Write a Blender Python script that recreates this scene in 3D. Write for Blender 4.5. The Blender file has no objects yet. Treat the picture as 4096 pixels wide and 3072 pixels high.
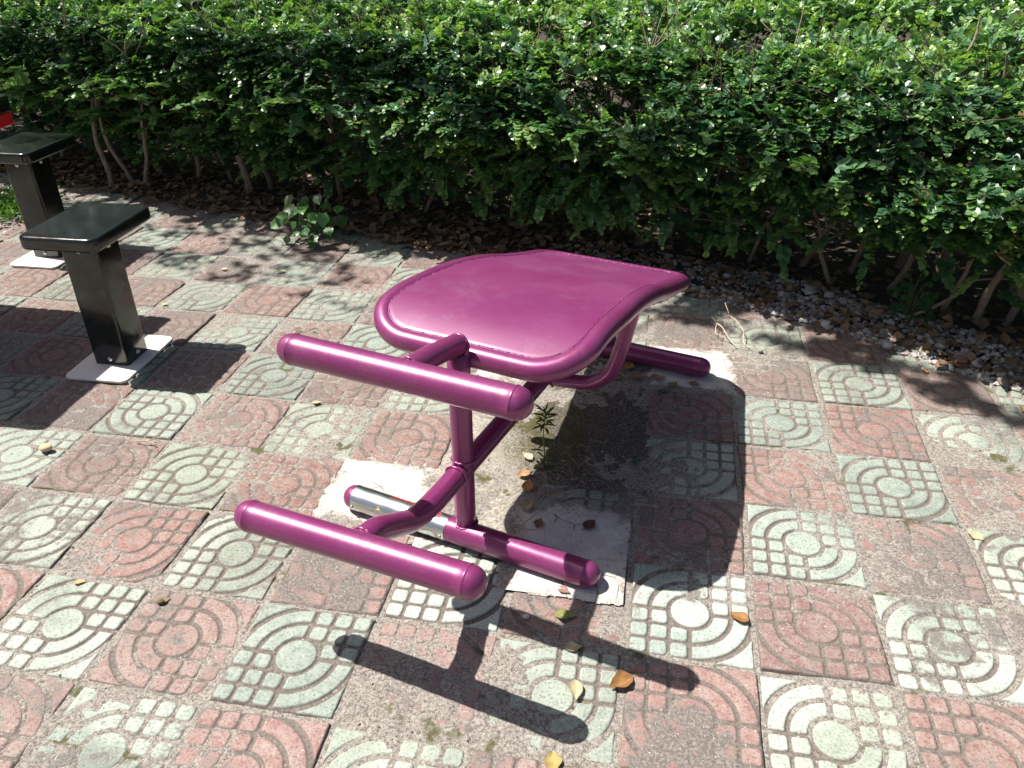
import bpy, math, random
import numpy as np
from mathutils import Vector, Matrix

# ------------------------------------------------------------------ camera, sky, sun, exposure
sc = bpy.context.scene
COL = sc.collection
RW = ((0.98370788, 0.17968141, -0.00577836), (0.08829922, -0.51091331, -0.85508528), (-0.15659517, 0.84064391, -0.51845518))
CAM = Vector((-0.31892, -2.81908, 1.51571))
cd = bpy.data.cameras.new("camera"); cam = bpy.data.objects.new("camera", cd); COL.objects.link(cam)
m3 = Matrix((RW[0], [-k for k in RW[1]], [-k for k in RW[2]])).transposed()
cam.matrix_world = Matrix.Translation(CAM) @ m3.to_4x4()
cd.sensor_width = 36.0; cd.lens = 36.0 * 3243.06 / 4096.0
cd.clip_start = 0.05; cd.clip_end = 500.0
sc.camera = cam

TRAVEL = Vector((0.5877, -0.0881, -1.0)).normalized()
TOSUN = -TRAVEL
EL = math.asin(TOSUN.z); AZ = math.atan2(TOSUN.x, TOSUN.y)
w = bpy.data.worlds.new("World"); sc.world = w; w.use_nodes = True
nt = w.node_tree; nt.nodes.clear()
sky = nt.nodes.new("ShaderNodeTexSky"); sky.sky_type = 'NISHITA'; sky.sun_disc = False
sky.sun_elevation = EL; sky.sun_rotation = AZ; sky.air_density = 1.0; sky.dust_density = 3.0; sky.ozone_density = 0.8
bg = nt.nodes.new("ShaderNodeBackground"); bg.inputs[1].default_value = 0.05
wo = nt.nodes.new("ShaderNodeOutputWorld")
nt.links.new(sky.outputs[0], bg.inputs[0]); nt.links.new(bg.outputs[0], wo.inputs[0])
sd = bpy.data.lights.new("sun", 'SUN'); sd.energy = 5.0; sd.angle = math.radians(0.53); sd.color = (1.0, 0.96, 0.90)
so = bpy.data.objects.new("sun", sd); COL.objects.link(so)
so.rotation_euler = TRAVEL.to_track_quat('-Z', 'Y').to_euler(); so.location = (0, 0, 8)
sc.view_settings.view_transform = 'Standard'; sc.view_settings.look = 'None'
sc.view_settings.exposure = 0.87; sc.view_settings.gamma = 1.0
sc.cycles.max_bounces = 8; sc.cycles.transparent_max_bounces = 8

T = 0.3
RNG = np.random.default_rng(7); random.seed(7)

# ------------------------------------------------------------------ helpers
def hashf(a, b, c=0):
    n = (a.astype(np.int64) * 374761393 + b.astype(np.int64) * 668265263 + np.int64(c) * 2147483647 * 1) & 0x7fffffff
    n = ((n ^ (n >> 13)) * 1274126177) & 0x7fffffff
    return ((n ^ (n >> 16)) & 0xffff) / 65535.0
def vnoise(x, y, seed=0):
    xi = np.floor(x); yi = np.floor(y); fx = x - xi; fy = y - yi
    fx = fx * fx * (3 - 2 * fx); fy = fy * fy * (3 - 2 * fy)
    a = hashf(xi + seed * 17, yi + seed * 31); b = hashf(xi + 1 + seed * 17, yi + seed * 31)
    c = hashf(xi + seed * 17, yi + 1 + seed * 31); d = hashf(xi + 1 + seed * 17, yi + 1 + seed * 31)
    return (a * (1 - fx) + b * fx) * (1 - fy) + (c * (1 - fx) + d * fx) * fy
def fbm(x, y, seed=0, o=4):
    s = 0; a = .5; t = 0
    for k in range(o):
        s = s + a * vnoise(x * 2 ** k, y * 2 ** k, seed + k); t += a; a *= .55
    return s / t
def sstep(a, b, x):
    t = np.clip((x - a) / (b - a), 0, 1); return t * t * (3 - 2 * t)

def np_mesh(name, V, F, attrs=None, colors=None, smooth=True):
    """V (n,3), F (m,k) all k-gons of one size"""
    V = np.asarray(V, np.float32); F = np.asarray(F, np.int32)
    me = bpy.data.meshes.new(name); k = F.shape[1]
    me.vertices.add(len(V)); me.vertices.foreach_set("co", V.ravel())
    me.loops.add(F.size); me.loops.foreach_set("vertex_index", F.ravel())
    me.polygons.add(len(F)); me.polygons.foreach_set("loop_start", np.arange(0, F.size, k, dtype=np.int32))
    me.polygons.foreach_set("loop_total", np.full(len(F), k, np.int32))
    me.polygons.foreach_set("use_smooth", np.full(len(F), smooth))
    for n, a in (attrs or {}).items():
        at = me.attributes.new(n, 'FLOAT', 'POINT'); at.data.foreach_set("value", np.asarray(a, np.float32))
    for n, a in (colors or {}).items():
        at = me.attributes.new(n, 'FLOAT_COLOR', 'POINT')
        a = np.asarray(a, np.float32)
        if a.shape[1] == 3: a = np.c_[a, np.ones(len(a), np.float32)]
        at.data.foreach_set("color", a.ravel())
    me.update(calc_edges=True); me.validate()
    return me
def link(name, me, m=None, parent=None):
    o = bpy.data.objects.new(name, me); COL.objects.link(o)
    if m is not None and me is not None: me.materials.append(m)
    if parent is not None: o.parent = parent
    return o
def tag(o, label=None, cat=None, group=None, kind=None):
    if label: o["label"] = label
    if cat: o["category"] = cat
    if group: o["group"] = group
    if kind: o["kind"] = kind
    return o
def thing(name, label, cat, loc=(0, 0, 0), rz=0, group=None):
    o = bpy.data.objects.new(name, None); COL.objects.link(o); o.location = loc; o.rotation_euler = (0, 0, rz)
    o.empty_display_size = .1
    return tag(o, label, cat, group)
class MB:
    """mesh builder of mixed polygons"""
    def __init__(s): s.v = []; s.f = []; s.sm = []
    def add(s, V, F, smooth=True):
        b = len(s.v); s.v += [tuple(map(float, p)) for p in V]
        s.f += [[b + i for i in f] for f in F]
        s.sm += [smooth] * len(F)
    def mesh(s, name):
        me = bpy.data.meshes.new(name); me.from_pydata(s.v, [], s.f); me.polygons.foreach_set("use_smooth", s.sm); me.update(); return me
    def obj(s, name, m, parent=None): return link(name, s.mesh(name), m, parent)
def smooth_path(P, n=8):
    P = [Vector(p) for p in P]; out = []
    for i in range(len(P) - 1):
        p0 = P[max(i - 1, 0)]; p1 = P[i]; p2 = P[i + 1]; p3 = P[min(i + 2, len(P) - 1)]
        for k in range(n):
            t = k / n
            out.append(0.5 * ((2 * p1) + (p2 - p0) * t + (2 * p0 - 5 * p1 + 4 * p2 - p3) * t * t + (3 * p1 - p0 - 3 * p2 + p3) * t ** 3))
    out.append(P[-1]); return out
def tube(mb, P, r, n=20, closed=False, cap=True, smooth=True):
    P = [Vector(p) for p in P]; N = len(P)
    rs = r if isinstance(r, (list, tuple)) else [r] * N
    tg = []
    for i in range(N):
        if closed: d = P[(i + 1) % N] - P[i - 1]
        else: d = P[min(i + 1, N - 1)] - P[max(i - 1, 0)]
        tg.append(d.normalized())
    a = Vector((0, 0, 1)) if abs(tg[0].z) < .8 else Vector((1, 0, 0))
    x = tg[0].cross(a).normalized(); V = []
    for i in range(N):
        x = (x - tg[i] * x.dot(tg[i])).normalized(); y = tg[i].cross(x)
        for k in range(n):
            c = 2 * math.pi * k / n
            V.append(P[i] + (x * math.cos(c) + y * math.sin(c)) * rs[i])
    F = []
    for i in range(N if closed else N - 1):
        j = (i + 1) % N
        off = 0
        if closed and j == 0:   # find twist offset
            off = min(range(n), key=lambda q: (V[i * n] - V[q]).length)
        for k in range(n):
            F.append([i * n + k, i * n + (k + 1) % n, j * n + (k + 1 + off) % n, j * n + (k + off) % n])
    if cap and not closed:
        F.append(list(range(n))[::-1]); F.append([(N - 1) * n + k for k in range(n)])
    mb.add(V, F, smooth)
def rrect(wx, wy, rc, seg=6, far=None):
    pts = []; near = rc
    for (sx, sy, a0) in ((1, 1, 0), (-1, 1, 90), (-1, -1, 180), (1, -1, 270)):
        rc = far if (far is not None and sy > 0) else near
        cx = sx * (wx / 2 - rc); cy = sy * (wy / 2 - rc)
        for k in range(seg + 1):
            a = math.radians(a0 + 90 * k / seg); pts.append((cx + rc * math.cos(a), cy + rc * math.sin(a)))
    return pts
def rbox(mb, wx, wy, z0, z1, rc, bv, cx=0, cy=0, seg=6, bs=4, bottom_bevel=True):
    rings = []
    if bottom_bevel:
        for k in range(bs + 1):
            a = math.pi / 2 * k / bs; rings.append((bv * (1 - math.sin(a)), z0 + bv * (1 - math.cos(a))))
    else: rings.append((0, z0))
    for k in range(bs + 1):
        a = math.pi / 2 * k / bs; rings.append((bv * (1 - math.cos(a)), z1 - bv * (1 - math.sin(a))))
    V = []; n = 4 * (seg + 1)
    for ins, z in rings:
        for (x, y) in rrect(wx - 2 * ins, wy - 2 * ins, max(rc - ins, .0008), seg): V.append((x + cx, y + cy, z))
    F = []
    for i in range(len(rings) - 1):
        for k in range(n): F.append([i * n + k, i * n + (k + 1) % n, (i + 1) * n + (k + 1) % n, (i + 1) * n + k])
    mb.add(V, F, True)
    mb.add([V[k] for k in range(n)][::-1], [list(range(n))], False)
    mb.add([V[(len(rings) - 1) * n + k] for k in range(n)], [list(range(n))], False)
def lathe(mb, prof, M=None, n=28):
    """profile (radius, x) about local X"""
    V = []
    for r, x in prof:
        for k in range(n):
            c = 2 * math.pi * k / n; p = Vector((x, r * math.cos(c), r * math.sin(c))); V.append(M @ p if M else p)
    F = []
    for i in range(len(prof) - 1):
        for k in range(n): F.append([i * n + k, (i + 1) * n + k, (i + 1) * n + (k + 1) % n, i * n + (k + 1) % n])
    F.append([k for k in range(n)]); F.append([(len(prof) - 1) * n + k for k in range(n)][::-1])
    mb.add(V, F, True)

# ------------------------------------------------------------------ materials
class NT:
    def __init__(s, name):
        s.m = bpy.data.materials.new(name); s.m.use_nodes = True; s.t = s.m.node_tree; s.t.nodes.clear()
        s.out = s.n("ShaderNodeOutputMaterial"); s.p = s.n("ShaderNodeBsdfPrincipled"); s.l(s.p.outputs[0], s.out.inputs[0])
    def n(s, t, **k):
        o = s.t.nodes.new(t)
        for a, b in k.items(): setattr(o, a, b)
        return o
    def l(s, a, b): s.t.links.new(a, b)
    def set(s, **k):
        for a, b in k.items(): s.p.inputs[a.replace('_', ' ')].default_value = b
    def coord(s, kind="Object"): return s.n("ShaderNodeTexCoord").outputs[kind]
    def noise(s, vec, scale, detail=4, rough=.6, dist=0):
        o = s.n("ShaderNodeTexNoise"); o.inputs["Scale"].default_value = scale; o.inputs["Detail"].default_value = detail
        o.inputs["Roughness"].default_value = rough; o.inputs["Distortion"].default_value = dist; s.l(vec, o.inputs["Vector"]); return o.outputs["Fac"]
    def vor(s, vec, scale, feat='F1', out="Distance"):
        o = s.n("ShaderNodeTexVoronoi", feature=feat); o.inputs["Scale"].default_value = scale; s.l(vec, o.inputs["Vector"]); return o.outputs[out]
    def ramp(s, fac, a, b, lo=0., hi=1.):
        o = s.n("ShaderNodeMapRange"); o.inputs[1].default_value = a; o.inputs[2].default_value = b; o.inputs[3].default_value = lo; o.inputs[4].default_value = hi
        s.l(fac, o.inputs[0]); return o.outputs[0]
    def math(s, op, a, b=None):
        o = s.n("ShaderNodeMath", operation=op)
        for i, q in enumerate((a, b)):
            if q is None: continue
            if isinstance(q, (int, float)): o.inputs[i].default_value = q
            else: s.l(q, o.inputs[i])
        return o.outputs[0]
    def mix(s, fac, a, b, mode='MIX'):
        o = s.n("ShaderNodeMix", data_type='RGBA', blend_type=mode)
        for i, q in ((0, fac), (6, a), (7, b)):
            if isinstance(q, (int, float)): o.inputs[i].default_value = q
            elif isinstance(q, tuple): o.inputs[i].default_value = (*q, 1) if len(q) == 3 else q
            else: s.l(q, o.inputs[i])
        return o.outputs[2]
    def attr(s, name, out="Fac"): return s.n("ShaderNodeAttribute", attribute_name=name).outputs[out]
    def bump(s, h, dist=.001, strength=1.):
        o = s.n("ShaderNodeBump"); o.inputs["Distance"].default_value = dist; o.inputs["Strength"].default_value = strength
        s.l(h, o.inputs["Height"]); s.l(o.outputs[0], s.p.inputs["Normal"]); return o
    def base(s, c):
        if isinstance(c, tuple): s.p.inputs["Base Color"].default_value = (*c, 1)
        else: s.l(c, s.p.inputs["Base Color"])

def mat_purple():
    N = NT("purple_paint"); c = N.coord()
    d = N.noise(c, 6, 5, .6); s = N.noise(c, 90, 3, .6)
    col = N.mix(N.ramp(d, .35, .75), (0.215, 0.026, 0.124), (0.250, 0.042, 0.150))
    sp = N.noise(c, 260, 2, .5); col = N.mix(N.ramp(sp, .70, .76, 0, .35), col, (.45, .25, .33))
    dust = N.math('MULTIPLY', N.ramp(N.noise(c, 11, 5, .75), .48, .75, 0, .5), N.ramp(N.noise(c, 120, 3, .7), .4, .6)); col = N.mix(dust, col, (.22, .12, .15))
    ch = N.math('MULTIPLY', N.ramp(N.vor(c, 38), .10, .06), N.ramp(N.noise(c, 7, 2, .5), .56, .6)); col = N.mix(ch, col, (.10, .05, .04))
    N.base(col); N.set(Metallic=.3)
    N.l(N.ramp(s, .3, .8, .30, .42), N.p.inputs["Roughness"])
    N.set(Coat_Weight=.5, Coat_Roughness=.26)
    N.bump(N.noise(c, 45, 3, .5), .0004, .5)
    return N.m
def mat_purple_panel():
    N = NT("purple_panel_paint"); c = N.coord()
    d = N.noise(c, 5, 6, .65); e = N.noise(c, 2.2, 3, .5)
    col = N.mix(N.ramp(d, .35, .8), (0.165, 0.016, 0.096), (0.200, 0.034, 0.126))
    sc_ = N.n("ShaderNodeMapping"); sc_.inputs["Scale"].default_value = (5, 160, 5); sc_.inputs["Rotation"].default_value = (0, 0, .7); N.l(c, sc_.inputs[0])
    scr = N.noise(sc_.outputs[0], 3, 2, .4); col = N.mix(N.ramp(scr, .74, .8, 0, .2), col, (.5, .3, .42))
    du = N.math('MULTIPLY', N.ramp(N.noise(c, 3.5, 6, .75), .50, .72, 0, .30), N.ramp(N.noise(c, 90, 4, .7), .35, .65)); col = N.mix(du, col, (.36, .25, .30))
    N.base(col); N.set(Metallic=.12)
    N.l(N.ramp(e, .3, .7, .44, .60), N.p.inputs["Roughness"]); N.set(Coat_Weight=.22, Coat_Roughness=.20)
    N.bump(N.noise(c, 9, 3, .5), .002, .35)
    return N.m
def mat_black():
    N = NT("black_gloss_paint"); c = N.coord(); d = N.noise(c, 9, 5, .65)
    N.base(N.mix(N.ramp(d, .45, .75), (.006, .008, .007), (.014, .016, .014)))
    N.l(N.ramp(N.noise(c, 16, 5, .7), .3, .7, .10, .28), N.p.inputs["Roughness"]); N.set(Coat_Weight=.3, Coat_Roughness=.06)
    N.bump(N.noise(c, 14, 2, .5), .0015, .25); return N.m
def mat_simple(name, col, rough=.5, metal=0, var=.15, scale=20, bump=.0005):
    N = NT(name); c = N.coord(); d = N.noise(c, scale, 5, .65)
    N.base(N.mix(d, tuple(k * (1 - var) for k in col), tuple(min(1, k * (1 + var)) for k in col)))
    N.set(Roughness=rough, Metallic=metal); N.bump(d, bump, .6); return N.m
def mat_tiles():
    N = NT("embossed_concrete_pavers"); c = N.coord()
    rel = N.attr("relief"); wear = N.attr("wear"); tint = N.attr("tint", "Color"); moss = N.attr("moss"); bloom = N.attr("bloom")
    f1 = N.noise(c, 30, 6, .72); f2 = N.noise(c, 150, 4, .75); f3 = N.noise(c, 420, 3, .7)
    # raised colour with pale bloom and dark grime in the grooves
    pale = N.mix(N.ramp(f1, .30, .66), tint, N.mix(.36, tint, (.52, .54, .47)))
    pale = N.mix(N.math('MULTIPLY', bloom, N.ramp(f2, .25, .6, .35, .85)), pale, (.58, .63, .55))
    pale = N.mix(N.ramp(f2, .50, .62, 0, .75), pale, N.mix(.5, tint, (.20, .20, .19), 'MULTIPLY'))
    grime = N.mix(N.ramp(f2, .35, .65), (.095, .080, .068), (.215, .182, .158))
    col = N.mix(N.ramp(rel, .30, .8), grime, pale)
    # worn skin: aggregate of light and dark grains
    agg = N.mix(N.ramp(f2, .40, .60), (.066, .058, .051), (.25, .222, .198))
    agg = N.mix(N.ramp(f3, .57, .68, 0, .5), agg, (.52, .48, .43))
    wm = N.math('ADD', wear, N.ramp(f1, .3, .7, -.35, .35)); wm = N.ramp(wm, .42, .62)
    wm = N.math('MULTIPLY', wm, N.ramp(f2, .30, .50, .45, 1))
    col = N.mix(wm, col, agg)
    vo = N.n("ShaderNodeTexVoronoi", feature='F1'); vo.inputs["Scale"].default_value = 95; N.l(c, vo.inputs["Vector"])
    chip = N.math('MULTIPLY', N.ramp(vo.outputs["Distance"], .16, .10), N.ramp(N.noise(c, 24, 2, .5), .50, .58))
    col = N.mix(N.math('MULTIPLY', chip, .75), col, (.70, .67, .63))
    vd = N.vor(c, 140); pit = N.math('MULTIPLY', N.ramp(vd, .20, .10), N.ramp(N.noise(c, 31, 2, .5), .52, .6))
    col = N.mix(N.math('MULTIPLY', pit, .7), col, (.07, .06, .055))
    mm = N.ramp(N.math('ADD', moss, N.ramp(f2, .3, .7, -.35, .35)), .5, .65)
    col = N.mix(mm, col, N.mix(f3, (.05, .05, .018), (.13, .125, .045)))
    N.base(col); N.set(Roughness=.88)
    N.p.inputs["Specular IOR Level"].default_value = .3
    h = N.math('ADD', N.math('MULTIPLY', f2, .7), N.math('MULTIPLY', f3, .35))
    N.bump(N.math('MULTIPLY', h, N.ramp(wear, 0, 1, .8, 1.8)), .0032, .8)
    return N.m
def mat_concrete():
    N = NT("rough_cement"); c = N.coord(); wh = N.attr("white"); moss = N.attr("moss")
    f1 = N.noise(c, 16, 6, .7); f2 = N.noise(c, 110, 5, .75); f3 = N.noise(c, 330, 3, .7)
    white = N.mix(N.ramp(f1, .3, .7), (.70, .67, .63), (.48, .45, .41))
    white = N.mix(N.ramp(f2, .54, .66, 0, .7), white, (.26, .23, .20)); white = N.mix(N.math('MULTIPLY', N.ramp(N.vor(c, 11, 'DISTANCE_TO_EDGE'), .020, .006), N.ramp(N.noise(c, 5, 3, .6), .5, .58)), white, (.10, .08, .07))
    rough = N.mix(N.ramp(f2, .38, .62), (.14, .12, .095), (.43, .39, .33))
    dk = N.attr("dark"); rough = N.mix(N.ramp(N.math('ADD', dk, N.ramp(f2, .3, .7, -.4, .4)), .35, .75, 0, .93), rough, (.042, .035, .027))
    rough = N.mix(N.ramp(f3, .52, .66, 0, .8), rough, (.60, .56, .49))
    wm = N.ramp(N.math('ADD', wh, N.ramp(f2, .3, .7, -.30, .30)), .38, .80)
    col = N.mix(wm, rough, white)
    mm = N.ramp(N.math('ADD', moss, N.ramp(f2, .3, .7, -.45, .45)), .42, .85)
    col = N.mix(mm, col, N.mix(f3, (.035, .033, .016), (.12, .11, .04)))
    N.base(col); N.set(Roughness=.92); N.p.inputs["Specular IOR Level"].default_value = .25
    N.bump(N.math('ADD', f2, N.math('MULTIPLY', f3, .6)), .004, .8); return N.m
def mat_joint():
    N = NT("sandy_joint_mortar"); c = N.coord()
    f1 = N.noise(c, 9, 5, .7); f2 = N.noise(c, 130, 5, .75); f3 = N.noise(c, 380, 2, .6)
    col = N.mix(N.ramp(f2, .36, .62), (.085, .072, .060), (.38, .34, .295)); col = N.mix(N.ramp(f3, .56, .66, 0, .7), col, (.62, .58, .52))
    mo = N.math('MULTIPLY', N.ramp(N.noise(c, 7, 4, .7), .60, .66), N.ramp(f2, .35, .5)); col = N.mix(mo, col, (.085, .085, .025))
    N.base(col); N.set(Roughness=.95); N.bump(N.math('ADD', f2, f3), .004, .9); return N.m
def mat_soil():
    N = NT("dark_leafy_soil"); c = N.coord()
    f1 = N.noise(c, 20, 6, .75); f2 = N.noise(c, 140, 4, .75)
    col = N.mix(N.ramp(f1, .35, .65), (.030, .022, .016), (.085, .063, .046)); col = N.mix(N.ramp(f2, .58, .7, 0, .6), col, (.20, .17, .14))
    N.base(col); N.set(Roughness=.95); N.bump(N.math('ADD', f1, f2), .012, .9); return N.m
def mat_leaf(name, rough=.34, trans=.28, spec=.5):
    N = NT(name); a = N.attr("tint", "Color"); c = N.coord()
    N.base(N.mix(N.ramp(N.noise(c, 120, 2, .5), .3, .7, 0, .35), a, N.mix(1.0, a, (.6, .68, .55), 'MULTIPLY'))); N.set(Roughness=rough)
    N.p.inputs["Specular IOR Level"].default_value = spec
    tr = N.n("ShaderNodeBsdfTranslucent"); N.l(N.mix(1.0, a, (1.0, 1.25, .35), 'MULTIPLY'), tr.inputs[0])
    mx = N.n("ShaderNodeMixShader"); mx.inputs[0].default_value = trans; N.l(N.p.outputs[0], mx.inputs[1]); N.l(tr.outputs[0], mx.inputs[2]); N.l(mx.outputs[0], N.out.inputs[0])
    return N.m
def mat_bark():
    N = NT("brown_bark"); c = N.coord(); mp = N.n("ShaderNodeMapping"); mp.inputs["Scale"].default_value = (1, 1, .25); N.l(c, mp.inputs[0])
    f = N.noise(mp.outputs[0], 120, 5, .7); g = N.noise(c, 12, 3, .6)
    col = N.mix(N.ramp(f, .35, .65), (.15, .11, .08), (.40, .31, .235)); col = N.mix(N.ramp(g, .5, .7, 0, .6), col, (.24, .22, .17))
    N.base(col); N.set(Roughness=.9); N.bump(f, .004, .9); return N.m
def mat_tint(name, rough=.85, bump=.002, spec=.3):
    N = NT(name); a = N.attr("tint", "Color"); c = N.coord(); f = N.noise(c, 160, 5, .7)
    N.base(N.mix(N.ramp(f, .3, .7, 0, .8), a, N.mix(1.0, a, (.5, .5, .5), 'MULTIPLY'))); N.set(Roughness=rough)
    N.p.inputs["Specular IOR Level"].default_value = spec; N.bump(f, bump, .7); return N.m

M_PUR = mat_purple(); M_PAN = mat_purple_panel(); M_BLK = mat_black(); M_TILE = mat_tiles(); M_CON = mat_concrete()
M_JNT = mat_joint(); M_SOIL = mat_soil(); M_LEAF = mat_leaf("hedge_leaf", .36, .27, .6); M_BARK = mat_bark()
M_STONE = mat_tint("grey_gravel_stone"); M_DRY = mat_leaf("dry_leaf", .6, .12, .25)
M_STEEL = mat_simple("bare_polished_steel", (.66, .66, .64), .27, 1.0, .12, 30, .0003)
M_BOLT = mat_simple("steel_bolt", (.55, .54, .50), .28, 1.0, .2, 60)
M_PLATE = mat_simple("off_white_plate", (.78, .72, .66), .45, 0, .06, 14)
M_REDP = mat_simple("red_paint", (.55, .012, .02), .35, 0, .1, 20)
M_REDM = mat_simple("red_print", (.60, .03, .03), .45, 0, .1, 60)
M_YELM = mat_simple("yellow_print", (.75, .5, .08), .45, 0, .1, 60)
M_GREYM = mat_simple("grey_print", (.10, .10, .10), .45, 0, .1, 60)

# ------------------------------------------------------------------ setting: ground
BX = np.array([-30, -12, -6.0, -3.28, -2.5, -1.87, -1.43, -.6, -.1, .40, .80, 1.01, 1.6, 3.0, 8.0, 30])
BY = np.array([5.0, 3.2, 2.05, 1.30, 1.126, .963, .827, .66, .52, .312, .03, -.094, -.42, -1.1, -2.9, -9.0])
def yb(x): return np.interp(x, BX, BY)

def big_sheet(name, z, m, s=120):
    mb = MB(); mb.add([(-s, -s, z), (s, -s, z), (s, s, z), (-s, s, z)], [[0, 1, 2, 3]], False)
    return tag(mb.obj(name, m), kind="structure")
big_sheet("ground", -0.05, M_SOIL)

# joint mortar under the pavers (uneven)
def height_sheet(name, x0, x1, y0, y1, step, zf, m, keep=None, attrs=None):
    xs = np.arange(x0, x1 + step / 2, step); ys = np.arange(y0, y1 + step / 2, step)
    X, Y = np.meshgrid(xs, ys); Z = zf(X, Y); nx, ny = len(xs), len(ys)
    V = np.c_[X.ravel(), Y.ravel(), Z.ravel()]
    idx = np.arange(nx * ny).reshape(ny, nx)
    F = np.c_[idx[:-1, :-1].ravel(), idx[:-1, 1:].ravel(), idx[1:, 1:].ravel(), idx[1:, :-1].ravel()]
    if keep is not None:
        k = keep(X, Y); kf = (k[:-1, :-1] & k[1:, 1:] & k[:-1, 1:] & k[1:, :-1]).ravel(); F = F[kf]
        u = np.unique(F); mp = np.zeros(len(V), int); mp[u] = np.arange(len(u)); V = V[u]; F = mp[F]
    else: u = slice(None)
    at = {n: f(X, Y).ravel()[u] for n, f in (attrs or {}).items()}
    me = np_mesh(name, V, F, at); return link(name, me, m)
o = height_sheet("paving_joints", -4.8, 1.9, -2.6, 1.9, .006,
                 lambda X, Y: -.0075 + .0075 * fbm(X * 28, Y * 28, 3, 4) * sstep(.3, .7, fbm(X * 5, Y * 5, 9, 2)) + .002 * fbm(X * 90, Y * 90, 5, 2), M_JNT)
tag(o, kind="structure")

# pavers ----------------------------------------------------------
MISSING = {(-4, 3), (-3, 3), (-3, 2), (-2, 2), (-3, 1), (-2, 1), (-3, 0), (-2, 0), (-1, 0)}
def relief_pattern(a, b):
    """a,b in [-1,1]; rings in quadrants a*b<0, squares in the others. 1 raised, 0 groove"""
    r = np.hypot(a, b); g = .035; e = .015
    circ = sstep(.315 + e, .315 - e * .3, r)
    def band(r0, r1): return sstep(r0 - e, r0 + e, r) * sstep(r1 + e, r1 - e, r)
    ax = sstep(g - e * .6, g + e, np.abs(a)) * sstep(g - e * .6, g + e, np.abs(b))
    rings = (band(.39, .63) + band(.71, .95) + sstep(1.03, 1.07, r)) * ax
    p = (.985 - .012) / 3.0
    def cell(t):
        q = (np.abs(t) - .012) / p; f = (q - np.floor(q)) * p; return np.minimum(f, p - f)
    rr = np.hypot(np.maximum(.085 - cell(a), 0), np.maximum(.085 - cell(b), 0))
    sq = sstep(.068, .040, rr) * sstep(.375, .41, r)
    quad = a * b < 0
    pat = np.maximum(circ, np.where(quad, rings, sq))
    rim = sstep(.995, .965, np.maximum(np.abs(a), np.abs(b)))
    return np.clip(pat, 0, 1) * rim
def in_frame(x, y):
    p = Vector((x, y, 0)) - CAM; zc = sum(a * b for a, b in zip(RW[2], p)); xc = sum(a * b for a, b in zip(RW[0], p)); yc = sum(a * b for a, b in zip(RW[1], p))
    return zc > 0 and abs(xc / zc) < .70 and abs(yc / zc) < .56
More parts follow.
